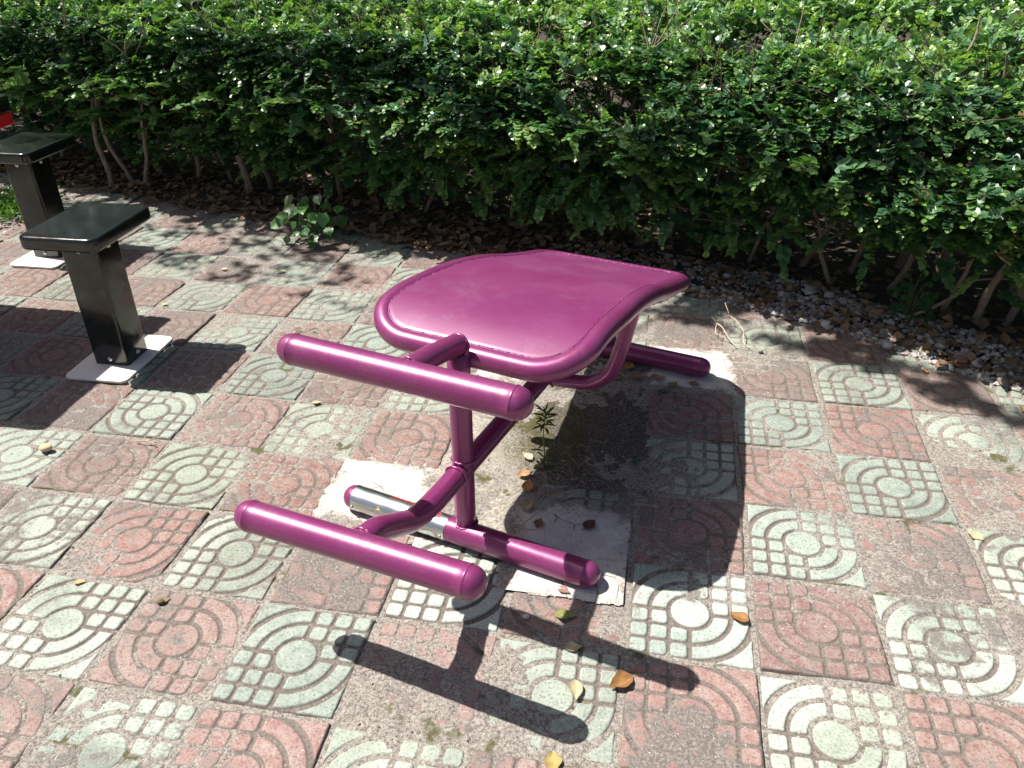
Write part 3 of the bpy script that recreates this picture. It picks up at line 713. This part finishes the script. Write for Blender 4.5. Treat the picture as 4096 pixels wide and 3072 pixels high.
for k, (x, y, r, lx, ly) in enumerate(TR): trunk(x, y, r, .62, (lx, ly), 2, 100 + k)
for k, (x, dd_, r, lx, h_) in enumerate([(.12, .42, .010, .35, .40), (.47, .38, .012, -.3, .42), (.70, .55, .015, .25, .45), (.86, .42, .011, -.4, .36), (1.08, .50, .016, .2, .45), (1.15, .30, .012, -.45, .34), (1.28, .42, .015, -.2, .42), (-.25, .55, .011, .3, .42), (-1.05, .42, .011, -.3, .4), (-1.55, .40, .012, .3, .4), (-2.35, .42, .013, .3, .4), (-2.85, .42, .012, -.3, .4)]):
    trunk(x, float(yb(x)) + dd_, r, h_, (lx, -.12), 3, 300 + k)
# the low bare branch leaning out at the right
mb = MB(); P = smooth_path([(.70, .36, .03), (.78, .34, .09), (.86, .36, .14), (.93, .40, .20), (.99, .46, .27), (1.06, .5, .36)], 4)
tube(mb, P, [.0065 + .004 * k / len(P) for k in range(len(P))], 8); tube(mb, smooth_path([(.93, .40, .20), (1.02, .36, .23), (1.1, .36, .22)], 4), .004, 6)
o = mb.obj("branch", M_BARK, hedge); o.data.transform(Matrix.Translation(-Vector(hedge_off)))

# ------------------------------------------------------------------ litter and gravel
def dry_leaf_geo(n, P, size, tilt, rg, curl=.25):
    """curled brown leaves: 3x2 grids"""
    a = rg.uniform(0, 2 * math.pi, n); D = np.c_[np.cos(a), np.sin(a), rg.normal(0, tilt, n)]; Nn = np.c_[rg.normal(0, tilt, n), rg.normal(0, tilt, n), np.ones(n)]
    D /= np.linalg.norm(D, axis=1, keepdims=True); S = np.cross(D, Nn); S /= np.linalg.norm(S, axis=1, keepdims=True); N2 = np.cross(S, D)
    t = np.array([0, .25, .5, .75, 1.]); wv = np.array([.03, .26, .33, .22, .01]); V = []
    cu = rg.normal(0, curl, n); cv = rg.uniform(.1, curl * 2.4, n)
    for k in range(5):
        for s in (-1, 0, 1):
            V.append(P + size[:, None] * (D * t[k] + S * (s * wv[k]) + N2 * (cu[:, None] * (t[k] - .5) ** 2 * 2 + cv[:, None] * abs(s) * wv[k])))
    V = np.stack(V, 1).reshape(-1, 3); b = (np.arange(n) * 15)[:, None]; q = []
    for k in range(4):
        for s in range(2): q.append([k * 3 + s, k * 3 + s + 1, k * 3 + s + 4, k * 3 + s + 3])
    F = (b[:, :, None] + np.array(q)[None]).reshape(-1, 4); return V, F, 15
def brown(n, rg):
    t = rg.random(n)[:, None]; s = rg.random(n)[:, None]
    c = np.array([.22, .125, .075]) * (1 - t) + np.array([.40, .26, .165]) * t; c = c * (1 - .35 * s) + np.array([.13, .09, .065]) * .35 * s
    return c * rg.uniform(.6, 1.25, n)[:, None]
rg = np.random.default_rng(5)
n = 4200; x = rg.uniform(-4.9, 2.4, n); dd = np.abs(rg.normal(0, .30, n)) + .0 + rg.normal(0, .025, n); y = yb(x) + dd
keep = (rg.random(n) < np.where(x < -.5, 1.0, .75)); x, y = x[keep], y[keep]; n = len(x)
z = bed_z(x, y) + .004 + .016 * rg.random(n)
V, F, k = dry_leaf_geo(n, np.c_[x, y, z], rg.uniform(.025, .065, n), .30, rg)
tag(link("leaf_litter", np_mesh("leaf_litter", V, F, None, {"tint": np.repeat(brown(n, rg), k, 0)}), M_DRY), "brown dry leaves littering the soil under the hedge", "leaf litter", kind="stuff")
# gravel: distorted icosahedra
ph = (1 + 5 ** .5) / 2
ico = np.array([(-1, ph, 0), (1, ph, 0), (-1, -ph, 0), (1, -ph, 0), (0, -1, ph), (0, 1, ph), (0, -1, -ph), (0, 1, -ph), (ph, 0, -1), (ph, 0, 1), (-ph, 0, -1), (-ph, 0, 1)], float) / math.hypot(1, ph)
icf = np.array([(0, 11, 5), (0, 5, 1), (0, 1, 7), (0, 7, 10), (0, 10, 11), (1, 5, 9), (5, 11, 4), (11, 10, 2), (10, 7, 6), (7, 1, 8), (3, 9, 4), (3, 4, 2), (3, 2, 6), (3, 6, 8), (3, 8, 9), (4, 9, 5), (2, 4, 11), (6, 2, 10), (8, 6, 7), (9, 8, 1)])
def stones(P, S, C, rg, name):
    n = len(P); A = rg.uniform(0, 2 * math.pi, n); sc3 = np.c_[rg.uniform(.7, 1.3, n), rg.uniform(.6, 1.1, n), rg.uniform(.4, .8, n)]
    V = ico[None] * (1 + rg.normal(0, .13, (n, 12, 1))) * sc3[:, None, :] * S[:, None, None]
    ca, sa = np.cos(A)[:, None], np.sin(A)[:, None]; X = V[..., 0] * ca - V[..., 1] * sa; Y = V[..., 0] * sa + V[..., 1] * ca
    V = np.stack([X, Y, V[..., 2]], -1) + P[:, None, :]
    F = ((np.arange(n) * 12)[:, None, None] + icf[None]).reshape(-1, 3)
    return link(name, np_mesh(name, V.reshape(-1, 3), F, None, {"tint": np.repeat(C, 12, 0)}, smooth=False), M_STONE)
n = 9000; x = rg.uniform(-.75, 2.2, n); dd = -.02 + .34 * rg.random(n) ** 1.2; y = yb(x) + dd
keep = rg.random(n) < np.interp(x, [-.75, -.2, .3, 3], [.10, .4, 1, 1]); x, y = x[keep], y[keep]; n = len(x)
s = .004 + .012 * rg.random(n) ** 2.4; s[rg.random(n) < .03] *= 2.1; z = bed_z(x, y) + s * .4
C = np.array([.44, .42, .40]) * rg.uniform(.5, 1.35, n)[:, None]; C[:, 0] *= rg.uniform(.97, 1.12, n); C[:, 2] *= rg.uniform(.9, 1.05, n)
tag(stones(np.c_[x, y, z], s, C, rg, "gravel"), "grey gravel between the paving edge and the hedge stems on the right", "gravel", kind="stuff")
# crumbs and grit on the paving
n = 5200; x = rg.uniform(-4.2, 1.3, n); y = rg.uniform(-2.3, 1.2, n)
g = np.minimum(np.abs((x / T) - np.round(x / T)), np.abs((y / T) - np.round(y / T))); keep = (y < yb(x)) & ((g < .045) | (rg.random(n) < .10)); x, y = x[keep], y[keep]; n = len(x)
s = .0012 + .0028 * rg.random(n) ** 2.5; C = np.array([.42, .38, .34]) * rg.uniform(.35, 1.4, n)[:, None]
tag(stones(np.c_[x, y, -.001 + s * .3], s, C, rg, "grit"), "sandy grit and crumbs strewn along the paver joints", "grit", kind="stuff")

# ------------------------------------------------------------------ individual fallen leaves
def fallen_leaf(x, y, L, ang, col, label, curl=.3, seed=0, stalk=True, z=.002, tilt=.12, width=.34, tip=None):
    rs = random.Random(seed); nu, nv = 13, 7; V = []; C = []
    t_ = math.cos(ang), math.sin(ang)
    for i in range(nu):
        t = i / (nu - 1); wv = width * math.sin(math.pi * t ** .8) ** 1.15 * (1.05 - .25 * t) + .002
        for j in range(nv):
            s = (j / (nv - 1) - .5) * 2; w_ = wv * (1 + .10 * math.sin(9 * t + seed + s))
            hgt = curl * (abs(s) ** 1.6) * wv * .9 + curl * .5 * (t - .45) ** 2 + .012 * math.sin(14 * t + 3 * s + seed)
            V.append(((t - .5) * L, s * w_ * L, hgt * L)); edge = max(abs(s), abs(2 * t - 1)) ** 3
            q = .75 + .5 * vn1(t * 5 + seed, s * 3)
            c2 = tip if tip else tuple(k * .6 for k in col)
            C.append([(a * (1 - .6 * edge) + b * .6 * edge) * q for a, b in zip(col, c2)])
    F = [[i * nv + j, (i + 1) * nv + j, (i + 1) * nv + j + 1, i * nv + j + 1] for i in range(nu - 1) for j in range(nv - 1)]
    if stalk:
        b = len(V)
        for i in range(5):
            p = Vector((-.5 * L - .05 * L * i, .012 * L * i * i * .5, .02 * L + .01 * L * i)); r = L * .010
            for a in (0, 2.1, 4.2): V.append((p.x, p.y + r * math.cos(a), p.z + r * math.sin(a))); C.append([k * .8 for k in col])
        for i in range(4):
            for a in range(3): F.append([b + i * 3 + a, b + i * 3 + (a + 1) % 3, b + i * 3 + 3 + (a + 1) % 3, b + i * 3 + 3 + a])
    me = np_mesh("fallen_leaf", np.array(V), np.array(F), None, {"tint": np.array(C)})
    o = link("fallen_leaf", me, M_DRY); o.location = (x, y, z + .003); o.rotation_euler = (rs.uniform(-tilt, tilt), rs.uniform(-tilt, tilt), ang)
    return tag(o, label, "leaf", "dead leaves lying on the paving and cement")
def vn1(a, b): return float(vnoise(np.array([a]), np.array([b]), 3)[0])
OR, YG, BR, PK, PL_, GR = (.30, .145, .055), (.25, .26, .09), (.15, .075, .05), (.34, .20, .17), (.50, .43, .28), (.09, .16, .09)
LV = [(-.451, -1.418, .062, .1, YG, "yellow-green curled leaf on the white cement below the front foot bar"),
      (-.465, -1.338, .045, -.5, PK, "pinkish jagged leaf on the white cement touching the front foot bar's shade"),
      (-.305, -1.592, .075, 3.9, OR, "orange leaf with a long stalk lying across the end of the upper bar's shadow"),
      (-.420, -1.512, .050, .2, PL_, "tan leaf between the two bar shadows below the white cement"),
      (-.402, -1.632, .060, 4.9, PL_, "pale cream leaf with upright stalk between the two bar shadows"),
      (-.427, -1.815, .060, 4.9, (.45, .33, .12), "yellow-brown leaf standing at the bottom edge of the photo"),
      (-.425, -1.078, .060, 1.1, BR, "large dark red-brown leaf in the seat's shadow by the front foot bar"),
      (-.566, -1.095, .045, 1.4, (.26, .14, .09), "smaller brown leaf in the shadow edge behind the front foot bar"),
      (-.035, -1.352, .058, 2.6, OR, "orange and green leaf just right of the seat's shadow tip"),
      (.615, -.937, .055, 2.4, PL_, "pale tan leaf on a green paver near the right edge"),
      (.975, -.25, .075, 2.2, (.45, .27, .10), "curled brown leaf at the right edge of the photo"),
      (-.640, -.880, .060, .5, (.46, .27, .14), "light brown leaf at the foot of the thin weed"),
      (-.625, -.935, .060, 1.6, (.50, .24, .08), "orange-brown curled leaf below the thin weed's base"),
      (-.610, -1.030, .058, 1.3, (.42, .31, .22), "pale dried leaf on the cement, left of the seat shadow's edge"),
      (-.312, -.755, .045, 1.5, GR, "dull green leaf lying flat in the middle of the seat's shadow"),
      (-.06, -.60, .035, .6, (.22, .13, .1), "tiny brown leaf on the red paver inside the seat's shadow"),
      (-1.422, -.605, .040, .2, PL_, "small cream leaf on the paving beside the left end of the upper bar"),
      (-2.30, .43, .035, .1, PL_, "tiny pale leaf near the hedge, right of the farther stool"),
      (-2.37, .03, .035, .9, (.6, .55, .22), "tiny yellow leaf behind the nearer stool's post"),
      (-2.02, .45, .040, .2, (.62, .52, .36), "small cream leaf on the red paver left of the broad-leaved weed"),
      (-.372, -.170, .085, 1.2, (.42, .22, .07), "big orange-green leaf behind the seat beside the rear foot bar"),
      (-.335, -.245, .065, .2, (.32, .19, .11), "brown leaf in front of the rear foot bar below the cradle arm"),
      (-.26, -.235, .070, .4, (.36, .22, .12), "long tan leaf under the rear foot bar"),
      (-.41, -.255, .050, 2.0, (.30, .18, .11), "small brown leaf against the right cradle arm's shade"),
      (-.205, -.275, .055, 1.0, (.22, .22, .09), "olive leaf in front of the rear foot bar's right half"),
      (-.235, -.325, .050, .3, GR, "green leaf flat on the dark soil under the seat"),
      (-.13, -.255, .050, -.3, (.24, .17, .10), "dull brown leaf at the shaded tip of the rear foot bar"),
      (-1.695, -1.525, .035, .3, (.60, .36, .20), "tiny orange fleck of leaf between green and red pavers at lower left"),
      (-1.445, -1.545, .035, .6, (.20, .17, .08), "small dark olive leaf on a red paver left of the lower bar"),
      (-.65, -.79, .050, 2.5, (.6, .45, .36), "pale pink-tan leaf on sunlit cement left of the thin weed")]
for k, (x, y, L, a, c, lb) in enumerate(LV): fallen_leaf(x, y, L * .9, a, c, lb, curl=random.uniform(.12, .5), seed=k * 3 + 1, stalk=(L > .044))

# pebbles
def pebble(x, y, r, col, label, seed):
    rg_ = np.random.default_rng(seed); V = ico * (1 + rg_.normal(0, .10, (12, 1))) * np.array([1.1, .9, .7]) * r
    me = np_mesh("pebble", V, icf, None, {"tint": np.tile(col, (12, 1))}, smooth=False); o = link("pebble", me, M_STONE); o.location = (x, y, r * .5)
    bm_ = o.modifiers.new("round", 'SUBSURF'); bm_.levels = 2; bm_.render_levels = 2
    return tag(o, label, "pebble")
pebble(-2.165, -1.02, .026, (.62, .52, .33), "rounded cream pebble on a green paver at the left edge", 3)
pebble(-1.452, -1.552, .013, (.16, .13, .07), "small dark brown stone on the red paver at lower left", 5)
pebble(.12, .03, .012, (.3, .28, .26), "small grey stone on a red paver near the gravel", 6)
pebble(-.545, -1.44, .011, (.55, .56, .58), "small whitish stone in the lower bar's arm shadow", 8)

# cigarette butt
t = thing("cigarette_butt", "orange-tipped cigarette end lying on shaded pavers at right", "cigarette butt", (.704, -.02, .006), math.radians(115))
mb = MB(); tube(mb, [(-.014, 0, 0), (.010, 0, 0)], .0038, 12); mb.obj("filter", mat_simple("butt_orange", (.65, .30, .06), .7), t)
mb = MB(); tube(mb, [(.010, 0, 0), (.019, .0005, 0)], .0037, 12); mb.obj("paper", mat_simple("butt_paper", (.7, .66, .58), .8), t)

# dry forked twig
mb = MB()
for P, r in (([(-.035, .215, .02), (-.02, .15, .03), (.00, .10, .012), (.03, .06, .01), (.085, .035, .006)], .003), ([(-.035, .215, .02), (-.045, .13, .012), (.0, .10, .012)], .0022),
             ([(-.035, .215, .03), (.01, .245, .04), (.05, .17, .03), (.065, .12, .02), (.06, .07, .01), (.085, .035, .006)], .0026), ([(.01, .25, .05), (-.01, .30, .07)], .0016), ([(.03, .06, .01), (.01, .02, .008)], .0018),
             ([(-.035, .215, .02), (-.06, .24, .03)], .0018), ([(-.045, .13, .012), (-.07, .11, .01)], .0015)):
    Q = smooth_path([(a + .004 * ((i * 7) % 3 - 1), b + .005 * ((i * 5) % 3 - 1), c_) for i, (a, b, c_) in enumerate(P)], 2); tube(mb, Q, [.8 * r * (1 - .3 * k / len(Q)) for k in range(len(Q))], 7)
o = mb.obj("twig", mat_simple("pale_dry_wood", (.50, .40, .30), .8, 0, .25, 60, .001)); o.data.transform(Matrix.Translation((-.02, -.12, 0))); o.location = (.02, .12, .002)
tag(o, "pale forked dry twig lying on the pavers behind the rear foot bar", "twig")
mb = MB(); tube(mb, smooth_path([(-.04, 0, .004), (0, .004, .007), (.035, -.006, .004)], 4), .0022, 6); tube(mb, smooth_path([(0, .004, .007), (.02, .03, .006)], 4), .0018, 6)
o = mb.obj("twig", mat_simple("tan_dry_wood", (.42, .30, .20), .8)); o.location = (-1.87, -.93, .002); tag(o, "short tan twig on the pavers below the nearer stool", "twig")

# ------------------------------------------------------------------ weeds
def leafset(rows, name, m, parent):
    P, D, Nn, L, W, C = [np.array(q, float) for q in zip(*rows)]
    return leaves_mesh(P, D, Nn, L, W, C, name, m, parent)
wd = thing("weed", "thin upright weed with narrow leaves growing through the cement beneath the seat", "weed", (-.592, -.838, 0))
mb = MB(); tube(mb, smooth_path([(0, 0, -.005), (.003, 0, .06), (-.002, .003, .13), (.004, 0, .205)], 5), [.0024 - .00006 * k for k in range(16)], 8); mb.obj("stem", mat_simple("weed_stem", (.16, .20, .07), .6), wd)
rows = []; rs = random.Random(4)
for k in range(34):
    f = k / 33; zz_ = .10 + .11 * f ** .6 if k > 8 else .03 + .07 * k / 8; a = k * 2.4; up_ = .1 + .9 * max(0, f - .4)
    rows.append(((.003, 0, zz_), (math.cos(a), math.sin(a), up_ + rs.uniform(-.2, .2)), (rs.gauss(0, .2), rs.gauss(0, .2), 1), rs.uniform(.030, .052), .20, (.06 * rs.uniform(.8, 1.4), .10 * rs.uniform(.8, 1.3), .045)))
for k in range(12):
    a = k * 2.1; rows.append(((rs.gauss(0, .01), rs.gauss(0, .01), .006), (math.cos(a), math.sin(a), .35), (0, 0, 1), rs.uniform(.02, .035), .4, (.05, .08, .035)))
leafset(rows, "leaves", M_LEAF, wd)
# straw and dead stems round the weed
mb = MB()
for k in range(34):
    a = rs.uniform(0, 6.28); l = rs.uniform(.04, .15); x0, y0 = rs.gauss(.08, .09), rs.gauss(-.0, .09)
    tube(mb, smooth_path([(x0, y0, .004), (x0 + math.cos(a) * l * .5, y0 + math.sin(a) * l * .5, rs.uniform(.006, .03)), (x0 + math.cos(a) * l, y0 + math.sin(a) * l, .004)], 3), .0007, 4)
o = mb.obj("dead_grass", mat_simple("straw", (.30, .24, .15), .9)); o.location = (-.592, -.838, 0); tag(o, "dry brown straws scattered round the thin weed", "dead grass", kind="stuff")

HEART = np.array([[0, 0, 0], [.18, .50, .04], [.60, .42, .02], [1, 0, -.08], [.60, -.42, .02], [.18, -.50, .04]])
def broad_weed(name, loc, n, R, H, L0, label, col, seed):
    t = thing(name, label, "weed", loc); rs = random.Random(seed); V = []; F = []; C = []; mb = MB()
    for k in range(n):
        a = rs.uniform(0, 6.28); rr = R * math.sqrt(rs.random()); h = H * rs.uniform(.15, 1) * (1 - .3 * rr / R)
        p = Vector((rr * math.cos(a), rr * math.sin(a) - .3 * R * rs.random(), h)); L = L0 * rs.uniform(.6, 1.2)
        d = Vector((math.cos(a) * .6 + rs.gauss(0, .3), math.sin(a) * .6 - .5 + rs.gauss(0, .3), -.35 + rs.gauss(0, .3))).normalized(); nn = Vector((rs.gauss(0, .25), -.45 + rs.gauss(0, .25), 1)).normalized()
        s = d.cross(nn).normalized(); n2 = s.cross(d); b = len(V); nu = 9
        base = [c * rs.uniform(.75, 1.3) for c in col]
        for i in range(nu):
            tt = i / (nu - 1); wv = (.47 * math.sin(math.pi * (tt * .86 + .14)) ** .75) * (1 - tt ** 6)
            for j in (-1, -.5, 0, .5, 1):
                V.append(tuple(p + d * (tt * L - (.10 * L * abs(j) if i == 0 else 0)) + s * (j * wv * L) + n2 * (L * (.16 * abs(j) * wv - .25 * tt * tt + .02 * math.sin(6 * tt + 4 * j)))))
                q = .9 + .2 * rs.random(); C.append([c * q for c in base])
        F += [[b + i * 5 + j, b + (i + 1) * 5 + j, b + (i + 1) * 5 + j + 1, b + i * 5 + j + 1] for i in range(nu - 1) for j in range(4)]
        tube(mb, smooth_path([(0, 0, 0), (p.x * .5, p.y * .5, p.z * .8), tuple(p)], 4), .0012, 5)
    link("leaves", np_mesh("leaves", np.array(V), np.array(F), None, {"tint": np.array(C)}), M_LEAF, t); mb.obj("stem", mat_simple("green_stem", (.12, .17, .06), .6), t); return t
broad_weed("weed", (-2.03, .90, 0), 44, .16, .26, .058, "bright broad-leaved weed with nibbled round leaves at the paving edge below the hedge", (.095, .20, .055), 5)
broad_weed("weed", (.72, .38, .01), 60, .075, .26, .030, "small-leaved green seedling between the gravel and the hedge stems at right", (.05, .125, .045), 9)
broad_weed("weed", (1.01, .50, .25), 7, .08, .14, .10, "large smooth green leaves at the hedge's foot above the bare branch on the right", (.075, .16, .05), 12)
# grass tuft at left
rg = np.random.default_rng(9); n = 1500; x = -3.98 + rg.normal(0, .16, n); y = 1.00 + rg.normal(0, .13, n); P = np.c_[x, y, np.zeros(n)]; P[:, 2] = .005 + rg.random(n) * .05
D = np.c_[rg.normal(0, .6, n), rg.normal(0, .6, n), rg.uniform(.2, 1, n)]; Nn = rg.normal(0, .5, (n, 3)) + [0, 0, .8]
g = leaves_mesh(P, D, Nn, rg.uniform(.018, .04, n), rg.uniform(.4, .8, n), np.c_[.10 + 0 * x, .20 + 0 * x, .05 + 0 * x] * rg.uniform(.7, 1.3, n)[:, None], "grass", M_LEAF)
tag(g, "low green weeds and grass by the farther stool at the left edge", "grass", kind="stuff")

# ------------------------------------------------------------------ tree at the far left whose limb dapples the hedge and the paving edge
tree = thing("tree", "tree beyond the left edge whose leafy limb dapples the hedge foot with shade", "tree", (-7.2, 2.2, 0))
rg = np.random.default_rng(31); n = 9500; gx = rg.uniform(-6.0, 1.5, n)
gd = np.where(gx < -.9, rg.uniform(-.75, 1.0, n), rg.uniform(-.30, .02, n)); gy = yb(gx) + gd
c = fbm(gx * 5.5, gy * 7, 91, 3); keep = (c > np.where(gx < -.9, .50, .53)) & ((gx < -.9) | (rg.random(n) < .8)); gx, gy = gx[keep], gy[keep]; n = len(gx)
h = 3.7 + .35 * (gx + 3) * .2 + rg.normal(0, .18, n)
P = np.c_[gx - .5877 * h, gy + .0881 * h, h]; LP = P - np.array([-7.2, 2.2, 0])
D = rg.normal(0, 1, (n, 3)); D[:, 2] *= .4; Nn = np.c_[rg.normal(0, .35, (n, 2)), np.ones(n)]
leaves_mesh(LP, D, Nn, rg.uniform(.030, .055, n), rg.uniform(.9, 1.2, n), np.array([[.06, .13, .04]]) * rg.uniform(.7, 1.3, n)[:, None], "crown", M_LEAF, tree)
mb = MB(); tube(mb, smooth_path([(0, 0, -.05), (.05, 0, 1.2), (.3, -.2, 2.6), (1.2, -.4, 3.5)], 6), [.16 - .004 * k for k in range(19)], 14)
mb.obj("trunk", M_BARK, tree)
mb = MB(); tube(mb, smooth_path([(1.15, -.38, 3.45), (2.2, -.6, 3.6), (3.4, -.9, 3.75), (4.8, -1.3, 3.9), (6.0, -1.8, 3.95)], 6), [.075 - .0025 * k for k in range(25)], 10)
for k in range(26):
    t = rg.uniform(0, 1); b = Vector((1.3 + 4.6 * t, -.4 - 1.3 * t, 3.5 + .42 * t)); a = b + Vector((rg.normal(0, .3), rg.uniform(-.5, .7), rg.normal(0, .12))); tube(mb, smooth_path([b, (a + b) / 2 + Vector((0, 0, .05)), a], 3), [.016, .014, .012, .01, .008, .006, .004], 6)
mb.obj("limb", M_BARK, tree)

# trees standing beyond the hedge; the seat and the stool tops mirror them
def far_tree(loc, seed, label):
    t = thing("tree", label, "tree", loc, 0, "trees beyond the hedge")
    rg = np.random.default_rng(seed); n = 4200; u = rg.normal(0, 1, (n, 3)); u /= np.linalg.norm(u, axis=1, keepdims=True)
    cc = np.array([[rg.uniform(-1.5, 1.5), rg.uniform(-.9, .9), rg.uniform(1.9, 5.4)] for _ in range(16)]); P = cc[rg.integers(0, 16, n)] + u * rg.uniform(.45, .95, n)[:, None]
    leaves_mesh(P, rg.normal(0, 1, (n, 3)), np.c_[rg.normal(0, .5, (n, 2)), np.ones(n)], rg.uniform(.10, .17, n), rg.uniform(.9, 1.2, n), np.array([[.07, .13, .04]]) * rg.uniform(.6, 1.4, n)[:, None], "crown", M_LEAF, t)
    mb = MB(); tube(mb, smooth_path([(0, 0, -.1), (.05, 0, 1.2), (-.05, .05, 2.4), (.1, 0, 4.2)], 5), [.14 - .006 * k for k in range(16)], 12)
    for c in cc[:9]: tube(mb, smooth_path([(0, 0, 1.3 + .2 * rg.random()), tuple(c * .5 + np.array([0, 0, 1.0])), tuple(c)], 4), [.05 - .004 * k for k in range(9)], 7)
    mb.obj("trunk", M_BARK, t)
for k, l in enumerate(((-7.0, 6.8, 0), (-3.6, 6.4, 0), (-.4, 6.6, 0), (2.6, 5.6, 0))): far_tree(l, 50 + k, 'leafy tree standing well behind the hedge, ' + ('leftmost of the four', 'second from the left of the four', 'third from the left of the four', 'rightmost of the four')[k])
